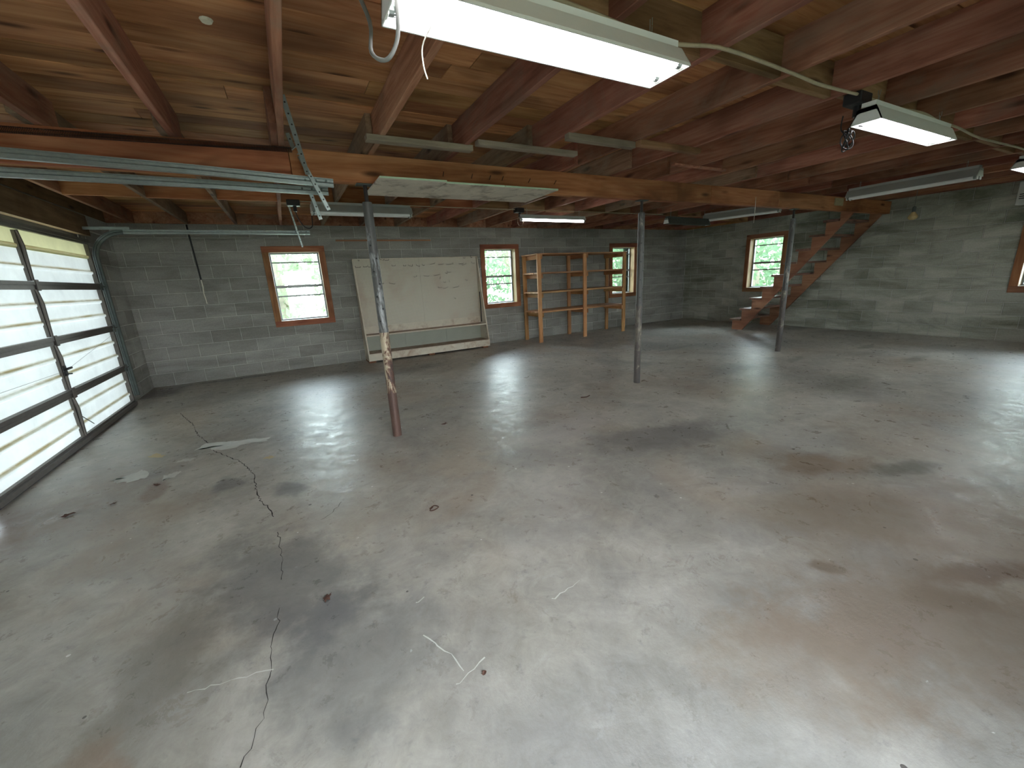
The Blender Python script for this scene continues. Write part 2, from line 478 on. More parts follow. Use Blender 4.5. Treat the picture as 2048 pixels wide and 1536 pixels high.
def struct(o, label=None, cat=None):
    o['kind'] = 'structure'
    if label: o['label'] = label
    if cat: o['category'] = cat
    return o
def copytree(o, loc, label=None):
    c = o.copy(); C.objects.link(c); c.location = loc
    if label: c['label'] = label
    for ch in o.children:
        d = ch.copy(); C.objects.link(d); d.parent = c
        for g in ch.children:
            e = g.copy(); C.objects.link(e); e.parent = d
    return c

# ------------------------------------------------------------------ dimensions
XD, XR, YB, YF, ZW = -2.03, 10.04, 8.13, -.73, 2.44
XW = -2.09                     # inner face of the garage door wall
ZJ, ZS = 2.40, 2.60            # joist underside, subfloor underside
COURSE, BLK, TH = .2033, .4064, .2
GY0, GY1, GZ0, GZ1 = 3.66, 3.745, 2.185, 2.385   # girder
DOORS = [(3.94, 6.97), (.43, 3.46)]
DOOR_TOP = 2.11
WIN_B = [(-.265, .695), (3.70, 4.63), (7.25, 8.19)]
WIN_R = [(5.40, 6.355), (1.03, 2.005)]
WZ0, WZ1, CW = .77, 2.105, .098   # casing bottom, top and width

# ------------------------------------------------------------------ floor, ground
fl = struct(MB().box(XW-.2, XR+.2, YF-.2, YB+.2, -.15, 0).build('floor', 'floor'), 'grey sealed concrete slab floor with stains and a long crack', 'floor')
struct(MB().box(-40, 50, -40, 50, -.30, -.16).build('ground', 'grass'), 'grass ground outside the block walls', 'ground')

# ------------------------------------------------------------------ block walls
def rect_sub(r, hs):
    out = [r]
    for (a, b, c, d) in hs:
        nxt = []
        for (u0, u1, w0, w1) in out:
            if b <= u0 or a >= u1 or d <= w0 or c >= w1:
                nxt.append((u0, u1, w0, w1)); continue
            if a > u0: nxt.append((u0, a, w0, w1))
            if b < u1: nxt.append((b, u1, w0, w1))
            m0, m1 = max(u0, a), min(u1, b)
            if c > w0: nxt.append((m0, m1, w0, c))
            if d < w1: nxt.append((m0, m1, d, w1))
        out = nxt
    return [r_ for r_ in out if r_[1]-r_[0] > .02 and r_[3]-r_[2] > .02]
def frame_T(wall):
    if wall == 'back': return lambda u, v, w: (u, YB+v, w)
    if wall == 'right': return lambda u, v, w: (XR+v, u, w)
    if wall == 'left': return lambda u, v, w: (XW-v, u, w)
    return lambda u, v, w: (u, YF-v, w)
J = .010
def blockface(mb, u0, u1, w0, w1, c=.005):
    a, b = .0, .03
    vs = [(u0+c, a, w0+c), (u1-c, a, w0+c), (u1-c, a, w1-c), (u0+c, a, w1-c), (u0, c, w0), (u1, c, w0), (u1, c, w1), (u0, c, w1),
          (u0, b, w0), (u1, b, w0), (u1, b, w1), (u0, b, w1)]
    fs = [(0, 1, 2, 3)]+[(i, (i+1) % 4, 4+(i+1) % 4, 4+i) for i in range(4)]+[(4+i, 4+(i+1) % 4, 8+(i+1) % 4, 8+i) for i in range(4)]
    mb.add(vs, fs)
shared = {}
def block_wall(name, wall, u0, u1, holes, label, mat='block', phase=0.0, single=None, cut=None):
    T = frame_T(wall)
    mb = MB(); mb.T = T
    for r in rect_sub((u0, u1, -.1, ZW), holes): mb.box(r[0], r[1], .007, TH, r[2], r[3])
    w = struct(mb.build(name, 'mortar'), label, 'wall')
    rest = MB(); rest.T = T
    nrest = 0; n = 0
    rng = random.Random(hash(wall) % 5 if False else len(name))
    top = ZW
    for row in range(12):
        w1 = top-row*COURSE; w0 = max(w1-COURSE, -.02)
        u = u0-(row % 2)*BLK/2-phase
        while u < u1:
            a, b = max(u, u0), min(u+BLK, u1)
            u += BLK
            if b-a < .03: continue
            rs = rect_sub((a+J/2, b-J/2, w0+J/2, w1-J/2), holes)
            if not rs: continue
            if single and not single((a+b)/2, (w0+w1)/2):
                for r in rs: blockface(rest, *r)
                nrest += 1; continue
            full = len(rs) == 1 and abs((rs[0][1]-rs[0][0])-(BLK-J)) < 1e-6 and abs(rs[0][3]-rs[0][2]-(COURSE-J)) < 1e-6
            cu, cw = (rs[0][0]+rs[0][1])/2, (rs[0][2]+rs[0][3])/2
            if not full:
                cu = (a+b)/2; cw = (w0+w1)/2
            tilt = rng.uniform(-.0015, .0015)
            key = (wall, mat)
            if full and key in shared:
                me = shared[key]
                o = link('block', me, w, T(cu, tilt, cw))
            else:
                m2 = MB()
                if wall == 'back': m2.T = lambda p, q, r: (p, q, r)
                elif wall == 'right': m2.T = lambda p, q, r: (q, p, r)
                elif wall == 'left': m2.T = lambda p, q, r: (-q, p, r)
                else: m2.T = lambda p, q, r: (p, -q, r)
                for r in rs: blockface(m2, r[0]-cu, r[1]-cu, r[2]-cw, r[3]-cw)
                o = m2.build('block', mat, w, T(cu, tilt, cw))
                if full: shared[key] = o.data
            n += 1
    if nrest:
        r = rest.build('block', mat, w); r['kind'] = 'stuff'
    return w
def wh(lst): return [(a+CW-.025, b-CW+.025, WZ0+CW-.025, WZ1-CW+.025) for a, b in lst]
block_wall('wall_back', 'back', XW-.2, XR+.2, wh(WIN_B), 'grey concrete block back wall with three windows', 'block', .13,
           single=lambda u, w: not (u > 8.7 or (u > 8.2 and w < .25) or u < XW))
block_wall('wall_right', 'right', YF, YB, wh(WIN_R), 'damp greenish concrete block wall behind the staircase', 'block_green', .31, single=lambda u, w: u > .7)
dh = [(a, b, -1, DOOR_TOP+.05) for a, b in DOORS]
block_wall('wall_left', 'left', YF, YB, dh, 'dark concrete block wall around the garage doors', 'block', .0, single=lambda u, w: u > 3.3)
block_wall('wall_front', 'front', XW-.2, XR+.2, [(.0, 1.0, -.2, 2.05)]+wh(WIN_B[1:]), 'concrete block wall on the near side of the garage', 'block', .2, single=lambda u, w: False)

# ------------------------------------------------------------------ windows
def window(idx, wall, a, b, label):
    T = frame_T(wall)
    w = struct(link('window_%d' % idx, None), label, 'window')
    ax = 'casing_x'
    def part(name, mat, *boxes, bev=None):
        m = MB(); m.T = T
        for q in boxes:
            (m.bevbox(*q, c=bev) if bev else m.box(*q))
        return m.build(name, mat, w, center=True)
    u0, u1, z0, z1 = a+CW, b-CW, WZ0+CW, WZ1-CW
    mh = 'casing_x' if wall == 'back' else 'stair'
    part('casing_board', mh, (a, b, -.022, 0.0, z1, WZ1), bev=.003)
    part('casing_board', mh, (a, b, -.022, 0.0, WZ0, z0), bev=.003)
    part('casing_board', 'casing_z', (a, u0, -.022, 0.0, z0, z1), bev=.003)
    part('casing_board', 'casing_z', (u1, b, -.022, 0.0, z0, z1), bev=.003)
    D = TH-.03
    g = .025
    part('reveal_board', 'jamb', (u0-g, u0, 0, D, z0-g, z1+g))
    part('reveal_board', 'jamb', (u1, u1+g, 0, D, z0-g, z1+g))
    part('reveal_board', 'jamb', (u0, u1, 0, D, z1, z1+g))
    part('sill_board', 'white_metal', (u0, u1, 0, D, z0-g, z0))
    # outer aluminium frame
    f0, f1 = D-.02, D+.03
    t = .022
    part('frame', 'window_metal', (u0, u0+t, f0, f1, z0, z1), (u1-t, u1, f0, f1, z0, z1), (u0+t, u1-t, f0, f1, z1-t, z1), (u0+t, u1-t, f0, f1, z0, z0+t))
    H = z1-z0
    bars = [z0+.860*H, z0+.505*H, z0+.362*H]
    hs = [.022, .044, .026]
    for zc, hh in zip(bars, hs):
        part('glazing_bar', 'window_metal', (u0+t, u1-t, D-.012, D+.012, zc-hh/2, zc+hh/2))
    ed = [z1-t]+[q for zc, hh in zip(bars, hs) for q in (zc+hh/2, zc-hh/2)]+[z0+t]
    for i in range(0, 8, 2):
        part('pane', 'glass', (u0+t, u1-t, D-.001, D+.002, ed[i+1], ed[i]))
    return w
window(1, 'back', *WIN_B[0], 'wood-cased window in back wall beside the pegboard, nearest garage door')
window(2, 'back', *WIN_B[1], 'wood-cased window between the pegboard display and the shelving')
window(3, 'back', *WIN_B[2], 'wood-cased window half hidden behind the right end of the shelving')
window(4, 'right', *WIN_R[0], 'wood-cased window behind the foot of the stairs')
window(6, 'front', *WIN_B[1], 'unseen window added for light in the near wall behind the camera, left one')  # unseen pair of windows, added to brighten the right and back walls
window(7, 'front', *WIN_B[2], 'unseen window added for light in the near wall behind the camera, right one')
window(5, 'right', *WIN_R[1], 'window in damp block wall cut off by right edge of photo')

# ------------------------------------------------------------------ garage doors
def fibre_sheet(y0, y1, z0, z1, x, mat, parent, ribs):
    """corrugated translucent sheet with inward ribs; local origin at z0"""
    prof = [(0, 0)]
    for r in ribs:
        prof += [(0, r-.030), (.016, r-.018), (.018, r+.004), (0, r+.014)]
    prof.append((0, z1-z0))
    vs = []; fs = []
    ny = 2
    for i, (dx, z) in enumerate(prof):
        vs += [(dx, 0, z), (dx, y1-y0, z)]
    for i in range(len(prof)-1):
        fs.append((2*i, 2*i+1, 2*i+3, 2*i+2))
    m = MB(); m.add(vs, fs)
    me = bpy.data.meshes.new('panel'); me.from_pydata(m.v, [], m.f); me.update(); me.materials.append(M[mat])
    return link('panel', me, parent, (x, y0, z0))
def garage_door(idx, y0, y1, label):
    d = struct(link('door_%d' % idx, None, None, (XD, y0, 0)), label, 'garage door')
    L = y1-y0; mid = L*.493; SH = .515
    def P(name, mat, *bx, bev=None):
        m = MB()
        for q in bx:
            (m.bevbox(*q, c=bev) if bev else m.box(*q))
        return m.build(name, mat, d, center=True)
    third = SH/3
    for k in range(4):
        za, zb = k*SH+.02, (k+1)*SH
        for (a, b) in ((.03, mid), (mid, L-.03)):
            if k < 3:
                fibre_sheet(a, b, k*SH, zb, -.028, 'frp', d, [third, 2*third])
            else:
                fibre_sheet(a, b, k*SH, k*SH+2*third+.008, -.028, 'frp', d, [third])
                fibre_sheet(a, b, k*SH+2*third, zb+.02, -.024, 'frp_eave_shade', d, [.012])
    for k in range(5):
        z = k*SH
        if k == 0:
            P('rail', 'rail', (-.02, .03, 0, L, .012, .052), (-.02, .012, 0, L, .052, .075)); continue
        if k == 4:
            P('rail', 'rail', (-.02, .03, 0, L, z, z+.035), (-.02, .01, 0, L, z-.02, z)); continue
        P('rail', 'rail', (-.02, .022, 0, L, z-.038, z-.006), (-.02, .016, 0, L, z-.006, z+.004), (-.02, .03, 0, L, z+.004, z+.034))
        for yy in (.04, L-.04):
            m = MB(); m.box(.02, .034, yy-.03, yy+.03, z-.045, z+.045)
            m.tube([(.03, yy-.02, z), (.03, yy+(.10 if yy > L/2 else -.10), z)], .008, 8)
            q = .10 if yy > L/2 else -.10
            m.tube([(.03, yy+q-.012, z), (.03, yy+q+.012, z)], .024, 12)
            m.build('hinge_roller', 'galv_dark', d, center=True)
        m = MB(); m.bevbox(.026, .036, mid-.03, mid+.03, z-.05, z+.05, c=.003); m.build('hinge', 'rail', d, center=True)
    P('bottom_seal', 'frp_strip', (-.015, .02, 0, L, 0.0, .014))
    for k in range(4):
        m = MB(); za, zb = k*SH+(.04 if k else .07), (k+1)*SH-.035
        m.tube([(.008, mid, za), (.022, mid, (za*.3+zb*.7)), (.008, mid, zb)], .014, 8)
        m.box(-.02, .004, mid-.018, mid+.018, za, zb)
        m.build('stile', 'rail', d, center=True)
    for yy in (.0, L-.035):
        P('end_stile', 'rail', (-.03, .012, yy, yy+.035, .05, 4*SH))
    # lock with its two cables
    m = MB(); m.bevbox(.02, .03, mid-.045, mid+.02, .69, .79, c=.004); m.bevbox(.03, .05, mid-.01, mid+.085, .745, .765, c=.004)
    m.tube([(.03, mid-.03, .71), (.075, mid-.03, .71)], .006, 8)
    m.build('latch', 'darkbar', d, center=True)
    m = MB(); m.tube([(.03, mid+.08, .755), (.03, L-.02, .98)], .0015, 4); m.build('latch_cable', 'grey_cable', d)
    m = MB(); m.tube([(.03, mid-.04, .74), (.03, .03, .755)], .0015, 4); m.build('latch_cable', 'grey_cable', d)
    m = MB(); m.tube([(.03, mid, .27), (.07, mid+.08, .16)], .004, 6); m.build('handle', 'galv_dark', d)
    return d
garage_door(1, *DOORS[0], 'translucent fibreglass panel garage door with dark metal rails')
garage_door(2, *DOORS[1], 'second translucent fibreglass garage door beside the camera')
# jambs and headers round the doors
for i, (a, b) in enumerate(DOORS):
    t = struct(link('trim_%d' % (i+1), None), 'dark wooden header and jambs round garage door', 'door trim')
    MB().box(XW-.16, XW+.055, a-.35 if i == 0 else a-.3, b+.22, DOOR_TOP+.05, ZJ-.005).build('header_board', 'header', t, center=True)
    MB().box(XW-.10, XW-.0, a, b, DOOR_TOP+.0, DOOR_TOP+.05).build('head_stop', 'frp_strip', t, center=True)
    MB().box(XW-.12, XW+.012, a-.05, a+.012, 0, DOOR_TOP+.05).build('jamb_board', 'rail', t, center=True)
    MB().box(XW-.12, XW+.012, b-.012, b+.05, 0, DOOR_TOP+.05).build('jamb_board', 'rail', t, center=True)

# ------------------------------------------------------------------ ceiling: planks, joists, blocking
ceil = struct(link('ceiling', None), 'open ceiling of brown joists under wide plank subfloor', 'ceiling')
STX0, STY0, STY1 = 8.72, 3.84, 6.35
rng = random.Random(3)
y = YF-.1; PW = .187
while y < YB+.1:
    cuts = [XW-.2]
    xx = XW-.2+rng.uniform(1.2, 4.5)
    while xx < XR+.1:
        cuts.append(xx); xx += rng.choice([3.0, 3.7, 4.3, 4.9])
    cuts.append(XR+.2)
    hole = (y+PW > STY0 and y < STY1)
    for a, b in zip(cuts, cuts[1:]):
        if hole and a > STX0: continue
        b2 = min(b, STX0) if hole else b
        if b2-a < .06: continue
        dz = rng.uniform(-.002, .003)
        MB().bevbox(a+.0015, b2-.0015, y+.0015, y+PW-.0015, ZS+dz, ZS+.022+dz, c=.0015).build('plank', 'plank', ceil, center=True)
    y += PW
def beam_y(x, w, y0, y1, za0, za1, zt, name, mat, parent, warp=0):
    """joist along Y whose underside runs from za0 at y0 to za1 at y1"""
    m = MB()
    n = 6
    vs = []; fs = []
    for i in range(n+1):
        t = i/n; yy = y0+(y1-y0)*t; zb = za0+(za1-za0)*t-warp*math.sin(PI*t)
        dx = warp*.8*math.sin(2*PI*t+x)
        c = .003
        vs += [(x-w/2+dx, yy, zb+c), (x-w/2+c+dx, yy, zb), (x+w/2-c+dx, yy, zb), (x+w/2+dx, yy, zb+c), (x+w/2, yy, zt), (x-w/2, yy, zt)]
    for i in range(n):
        for k in range(6): fs.append((i*6+k, i*6+(k+1) % 6, (i+1)*6+(k+1) % 6, (i+1)*6+k))
    fs += [(0, 1, 2, 3, 4, 5), tuple(n*6+k for k in range(6))]
    m.add(vs, fs)
    return m.build(name, mat, parent, center=True)
JX = [-.49+.629*k for k in range(-2, 17)]
for i, x in enumerate(JX):
    k = i-2
    beam_y(x, .040, YF, 3.90, 2.405, ZJ, ZS, 'joist', 'joist', ceil, rng.uniform(0, .006))
    yb0 = 3.28+rng.uniform(-.1, .15) if k > 0 else 3.50
    if x-.05 > STX0-.1:
        beam_y(x-.052, .040, STY1+.04, YB-.05, 2.425, 2.43, ZS, 'joist', 'joist', ceil)
    else:
        beam_y(x-.044, .040, yb0, YB-.05, ZJ+.002, 2.432, ZS, 'joist', 'joist_pale' if k in (-1, 0, 2, 3, 4, 6, 9) else 'joist', ceil, rng.uniform(0, .004))
# joists doubled against both side walls
beam_y(XR-.03, .04, STY1, YB-.05, 2.42, 2.43, ZS, 'joist', 'pine_y', ceil)
beam_y(XR-.03, .04, YF, STY1, 2.42, 2.43, ZS, 'joist', 'joist', ceil)
beam_y(STX0-.03, .04, 3.4, STY1+.04, 2.40, 2.42, ZS, 'trimmer', 'joist', ceil)
MB().box(STX0, XR-.05, STY1, STY1+.04, 2.42, ZS).build('trimmer', 'pine_x', ceil, center=True)
MB().box(XW, XR, YB-.05, YB-.012, ZW, ZS).build('rim_board', 'joist', ceil, center=True)
for (yc, lst, z0) in ((1.60, JX, 2.403), (5.88, [x-.044 for x in JX], 2.405)):
    for i in range(len(lst)-1):
        a, b = lst[i]+.020, lst[i+1]-.020
        if yc > 5 and b > STX0-.05: break
        s = .022 if i % 2 else -.022
        w = .02
        m = MB(); m.bevbox(a, b, yc+s*.9-w, yc+s*.9+w, z0+rng.uniform(-.004, .006), ZS-.004, c=.002)
        m.build('blocking_board', 'block_board' if yc < 5 else ('girder' if i < 7 else 'block_board'), ceil, center=True)
# upstairs shell that closes the stair opening off from the sky
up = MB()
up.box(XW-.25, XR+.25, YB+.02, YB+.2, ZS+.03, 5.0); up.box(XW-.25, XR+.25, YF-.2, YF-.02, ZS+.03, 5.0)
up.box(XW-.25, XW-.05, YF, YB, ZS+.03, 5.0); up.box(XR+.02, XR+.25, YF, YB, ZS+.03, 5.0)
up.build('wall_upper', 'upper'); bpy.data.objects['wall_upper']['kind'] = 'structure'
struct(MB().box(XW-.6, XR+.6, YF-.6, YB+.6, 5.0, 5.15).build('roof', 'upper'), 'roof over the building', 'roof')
MB().box(XW-.2, XR+.2, YB+.0, YB+.2, ZW-.001, ZS+.05).build('sill_band', 'header', ceil)
MB().box(XR+.0, XR+.2, YF-.2, YB, ZW-.001, ZS+.05).build('sill_band', 'header', ceil)
MB().box(XW-.2, XW, YF-.2, YB, ZW-.001, ZS+.05).build('sill_band', 'header', ceil)
MB().box(XW-.2, XR+.2, YF-.2, YF, ZW-.001, ZS+.05).build('sill_band', 'header', ceil)

# ------------------------------------------------------------------ girder
g = thing('girder', 'long reddish wooden beam running across the garage on three pipe posts', 'beam', (0, GY0, 0))
for (a, b) in ((XW+.0, .175), (.178, 4.95), (4.953, 6.45), (6.453, XR-.02)):
    MB().bevbox(a, b, 0, .042, GZ0+rng.uniform(0, .004), GZ1+.012, c=.003).build('board', 'girder', g, center=True)
for (a, b) in ((XW+.0, 2.8), (2.803, 7.3), (7.303, XR-.02)):
    MB().bevbox(a, b, .044, .086, GZ0+rng.uniform(0, .004), GZ1+.012, c=.003).build('board', 'girder', g, center=True)
for x in (1.35, 1.62, 1.80, 1.93, 2.22, 2.52):
    MB().tube([(x, -.055, 2.30), (x+.012, .005, 2.275)], .0035, 6).build('nail', 'leafbrown', g)
tag(MB().bevbox(7.99, 8.25, GY0-.016, GY0-.001, 2.262, 2.376, c=.002).build('chipboard_plaque', 'osb', center=True),
    'small square of speckled chipboard nailed on the beam near the stairs', 'board')

# ------------------------------------------------------------------ posts
def post(x, label, yy=GY0+.04, rodtop=GZ0):
    t = thing('pipe_post', label, 'post', (x, yy, 0), 0, 'steel pipe posts under the beam')
    pipe = MB().lathe([(0, 0), (.041, 0), (.041, 1.0), (.0405, 1.005), (.038, 1.01), (.038, 2.045), (.034, 2.05), (0, 2.05)], n=24).build('pipe', 'post' if x < 2 else 'post_dark', t, smooth=False)
    MB().lathe([(0, 2.0), (.016, 2.0), (.016, rodtop-.008), (0, rodtop-.008)], n=14).build('screw_jack', 'spring', t, smooth=False)
    MB().bevbox(-.07, .07, -.04, .04, rodtop-.010, rodtop-.001, c=.002).build('top_plate', 'galv_dark', t)
    for i in range(7):
        z = 1.08+i*.105
        a = -2.2+(i % 2)*.9
        px, py = .0385*math.cos(a), .0385*math.sin(a)
        MB().tube([(px*.97, py*.97, z), (px*1.04, py*1.04, z)], .008, 10).build('pin_hole', 'black', pipe)
    return t
post(.697, 'rusty steel pipe post with silver paint, standing nearest the pegboard')
post(3.785, 'dark steel pipe post in the middle, in front of the shelving')
post(6.945, 'dark steel pipe post standing in front of the stairs')

# ------------------------------------------------------------------ shop lights
def shop_light(cx, cy, z, ang, lit, label, L=1.22, W_=.27, two=True, hz=ZJ, tz=.026, dark=False, strip=False):
    t = thing('shop_light', label, 'light', (cx, cy, z), ang)
    h = L/2
    top = .085
    q = min(.075, W_/2*.68)
    out = [(-W_/2, 0), (-W_/2+.004, .012), (-q, .062), (-q*.8, top), (q*.8, top), (q, .062), (W_/2-.004, .012), (W_/2, 0)]
    inn = [(W_/2-.006, .0), (W_/2-.010, .010), (q*.9, .056), (q*.73, .060), (-q*.73, .060), (-q*.9, .056), (-W_/2+.010, .010), (-W_/2+.006, .0)]
    if strip: top = .03; out = [(-.03, 0), (-.03, .03), (.03, .03), (.03, 0)]; inn = [(.028, .0), (.028, .003), (-.028, .003), (-.028, 0)]
    rm = 'grey_metal' if strip else 'white_metal' if lit else ('galv_dark' if dark else 'grey_metal')
    MB().prism(out+inn, -h, h, 'X').build('reflector', rm, t)
    MB().box(-h+.01, h-.01, -q*.66, q*.66, top, top+.03).build('housing', rm, t)
    for s in (-1, 1):
        e = MB(); e.prism(out, s*h-(.004 if s > 0 else 0), s*h+(.004 if s < 0 else 0), 'X'); e.build('end_plate', 'white_metal', t)
    for yy in ((-.06, .06) if two and W_ > .2 else ((-.042, .042) if two else (0,))):
        tb = MB().tube([(-h+.03, yy, tz), (h-.03, yy, tz)], .019, 14).build('tube', 'tube' if lit else ('galv_dark' if dark else 'dusty_tube'), t, smooth=False)
        for s in (-1, 1):
            MB().tube([(s*(h-.035), yy, tz), (s*(h-.012), yy, tz)], .0195, 12).build('tube_cap', 'galv', tb)
            MB().bevbox(s*h-.012 if s > 0 else -h+.002, s*h-.002 if s > 0 else -h+.012, yy-.018, yy+.018, tz-.023, .06, c=.003).build('lamp_holder', 'white_metal', t)
    for s in (-1, 1):
        x = s*(h-.12); zt = hz-z
        c = MB(); n = max(3, int((zt-top-.03)/.022))
        for i in range(n):
            za = top+.03+(zt-top-.03)*i/n; zb = top+.03+(zt-top-.03)*(i+1)/n
            o = .006 if i % 2 else 0; p = 0 if i % 2 else .006
            c.tube([(x-o, -p, za), (x-o, -p, zb)], .0016, 4); c.tube([(x+o, p, za), (x+o, p, zb)], .0016, 4)
        c.build('chain', 'galv', t)
    return t
shop_light(1.025, 1.458, 2.205, 0, True, 'large lit two-tube fluorescent shop light hanging nearest the camera', W_=.225)
shop_light(3.915, 1.41, 2.207, 0, True, 'lit two-tube shop light hanging beneath black outlet box', L=1.20, W_=.165)
shop_light(3.87, 5.62, 2.245, .02, True, 'lit single-tube shop light hanging in front of the back wall windows', L=1.24, W_=.062, two=False, tz=-.014, strip=True)
shop_light(7.37, 1.46, 2.21, .0, True, 'small lit shop light cut off by the right edge of photo', L=1.22, W_=.165)
shop_light(1.022, 5.72, 2.275, .03, False, 'unlit shop light behind the steel post nearest the garage door', L=1.22, W_=.18, tz=-.008)
shop_light(6.96, 2.415, 2.215, PI/2-.05, False, 'unlit long shop light hanging between beam and right wall', L=1.25, W_=.17, tz=-.008)
shop_light(7.36, 4.83, 2.265, PI/2+.30, False, 'unlit shop light behind the beam near the stairs window', L=1.24, W_=.17, tz=-.008)
shop_light(6.45, 5.20, 2.15, .1, False, 'unlit dark greenish shop light hanging near back right corner', L=1.25, W_=.11, two=False, dark=True)

# ------------------------------------------------------------------ pegboard display
pb = thing('pegboard_display', 'cream pegboard display stand with two low shelves against the back wall', 'display stand', (1.12, 7.70, 0))
PWD = 2.47
side = [(0.0, .03), (.40, .03), (.40, 1.865), (.345, 1.865), (.0, .175)]
for x in (0, PWD-.022):
    MB().prism(side, x, x+.022, 'X').build('side_panel', 'slat_dirt', pb, center=True)
MB().box(.022, 1.23, .372, .38, .63, 1.855).build('pegboard', 'peg', pb, center=True)
MB().box(1.232, PWD-.022, .372, .38, .63, 1.855).build('pegboard', 'peg', pb, center=True)
MB().box(.022, PWD-.022, .36, .372, .50, .63).build('plain_board', 'slat_dirt', pb, center=True)
for a, b in ((.022, .80), (.803, 1.66), (1.663, PWD-.022)):
    MB().box(a, b, .38, .39, .15, .5).build('back_board', 'display_back', pb, center=True)
MB().bevbox(.022, PWD-.022, .078, .38, .480, .500, c=.002).build('shelf', 'shelf_top', pb, center=True)
MB().bevbox(.022, PWD-.022, .070, .078, .478, .501, c=.001).build('shelf_edge', 'slat_dirt', pb, center=True)
MB().bevbox(.022, PWD-.022, .012, .38, .150, .168, c=.002).build('shelf', 'shelf_top', pb, center=True)
MB().bevbox(.0, PWD, -.012, .006, .032, .165, c=.002).build('kick_board', 'slat_dirt', pb, center=True)
MB().box(.0, PWD, .34, .40, 1.855, 1.868).build('top_rail', 'slat_dirt', pb, center=True)
for x in (.06, 1.2, PWD-.1):
    MB().bevbox(x-.06, x+.06, .0, .38, 0, .032, c=.003).build('foot', 'brown_feet', pb, center=True)
MB().bevbox(PWD-.032, PWD-.022, .27, .30, .52, 1.15, c=.002).build('shelf_standard', 'darkbar', pb, center=True)
hooks = [(1.226, 1.838), (1.779, 1.835), (1.689, 1.835), (1.308, 1.725), (1.394, 1.722), (1.25, 1.72), (1.887, 1.729), (2.041, 1.724), (2.136, 1.729), (2.215, 1.726), (2.295, 1.727), (2.409, 1.733), (2.566, 1.734), (2.741, 1.726), (2.912, 1.724), (3.051, 1.725), (3.183, 1.726), (3.335, 1.721), (3.518, 1.723), (2.28, 1.518), (2.427, 1.519), (2.635, 1.518), (2.758, 1.474), (2.878, 1.556), (2.983, 1.563), (2.818, 1.383), (2.948, 1.377), (2.764, 1.274), (2.894, 1.275), (3.017, 1.26), (3.343, 1.387), (1.635, 1.418), (1.74, 1.413), (3.015, 1.055), (3.473, 1.835), (3.292, 1.835)]
hm = MB(); hm.tube([(0, 0, .02), (0, 0, 0), (0, -.11, -.01), (0, -.125, .012)], .0032, 6)
hk0 = hm.build('peg_hook', 'spring', None, (hooks[0][0], 8.068, hooks[0][1]))
tag(hk0, 'dark bent wire hook stuck in the cream pegboard', 'hook', 'wire hooks on the pegboard')
hk_all = [hk0]
for i, (x, z) in enumerate(hooks[1:]):
    c = hk0.copy(); C.objects.link(c); c.location = (x, 8.068, z); hk_all.append(c)
    c.rotation_euler = (rng.uniform(-.3, .2), rng.uniform(-.3, .3), rng.uniform(-1.1, 1.1)); 

ORD = ['first', 'second', 'third', 'fourth', 'fifth', 'sixth', 'seventh', 'eighth', 'ninth', 'tenth', 'eleventh', 'twelfth', 'thirteenth', 'fourteenth', 'fifteenth', 'sixteenth', 'seventeenth', 'eighteenth', 'nineteenth', 'twentieth']
for lo, hi, nm in ((1.8, 2, 'along the top edge of pegboard'), (1.65, 1.8, 'in the long second row of pegboard'), (1.45, 1.65, 'in the third row of pegboard'), (1.33, 1.45, 'in the fourth row of pegboard'), (1.0, 1.33, 'in the lowest rows of pegboard')):
    row = sorted([h for h in hk_all if lo <= h.location.z < hi], key=lambda h: h.location.x)
    for j, h in enumerate(row): h['label'] = 'dark wire hook, %s from left %s' % (ORD[j], nm)

# ------------------------------------------------------------------ shelving
sh = thing('shelving_unit', 'four-tier orange pine shelving unit against the back wall', 'shelf', (4.63, 7.36, 0))
for x in (0, 1.20, 2.37):
    for y in (0, .60):
        MB().bevbox(x, x+.088, y, y+.038, 0, 1.83, c=.003).build('leg', 'pine', sh, center=True)
for zt in (1.855, 1.475, 1.075, .665):
    for j in range(4):
        ya = .015+j*.152 if zt < 1.8 else -.005+j*.162
        hgt = .034 if zt < 1.8 else .024
        m = MB()
        if zt < 1.8:
            m.bevbox(.0+rng.uniform(.0, .015), 2.46-rng.uniform(.0, .02), ya+.024, ya+.024+.147, zt-hgt, zt, c=.003)
        else:
            m.bevbox(-.01, 2.47, ya, ya+.158, zt-hgt, zt, c=.003)
        m.build('shelf_board', 'pine_x', sh, center=True)
    for x in (.088, 1.288, 2.332):
        m = MB()
        xa = x if x < 2 else x
        m.bevbox(xa, xa+.036, -.005, .64, zt-.034-.088 if zt < 1.8 else zt-.024-.088, zt-.034 if zt < 1.8 else zt-.024, c=.003)
        m.build('cleat', 'pine_y', sh, center=True)

# ------------------------------------------------------------------ staircase
st = thing('staircase', 'open wooden staircase with sawtooth stringers rising to the ceiling', 'stairs', (8.85, 5.80, 0))
RI, TR = .2345, .206
def stringer_poly():
    p = [(-.02, 0), (-.02, RI*1-.03+.04)]
    p = [(-.01, 0)]
    n = 10
    for i in range(n):
        yb = -.01-i*TR
        zt = .205+i*RI
        p += [(yb, zt), (yb-TR, zt)]
    p += [(-2.03-.01, .205+9*RI)]
    p += [(-2.03, 2.21), (-.246, 0)]
    q = [p[0]]
    for a in p[1:]:
        if abs(a[0]-q[-1][0])+abs(a[1]-q[-1][1]) > 1e-4: q.append(a)
    return q
sp_ = [(-.01, 0)]
for i in range(10):
    yb = -.01-i*TR; zt = .205+i*RI
    sp_ += [(yb, zt), (max(yb-TR, -2.04), zt)]
sp_ += [(-2.04, 2.17), (-.246, 0)]
for x in (0.02, 1.10):
    MB().prism(sp_, x, x+.04, 'X').build('stringer', 'stair', st, center=True)
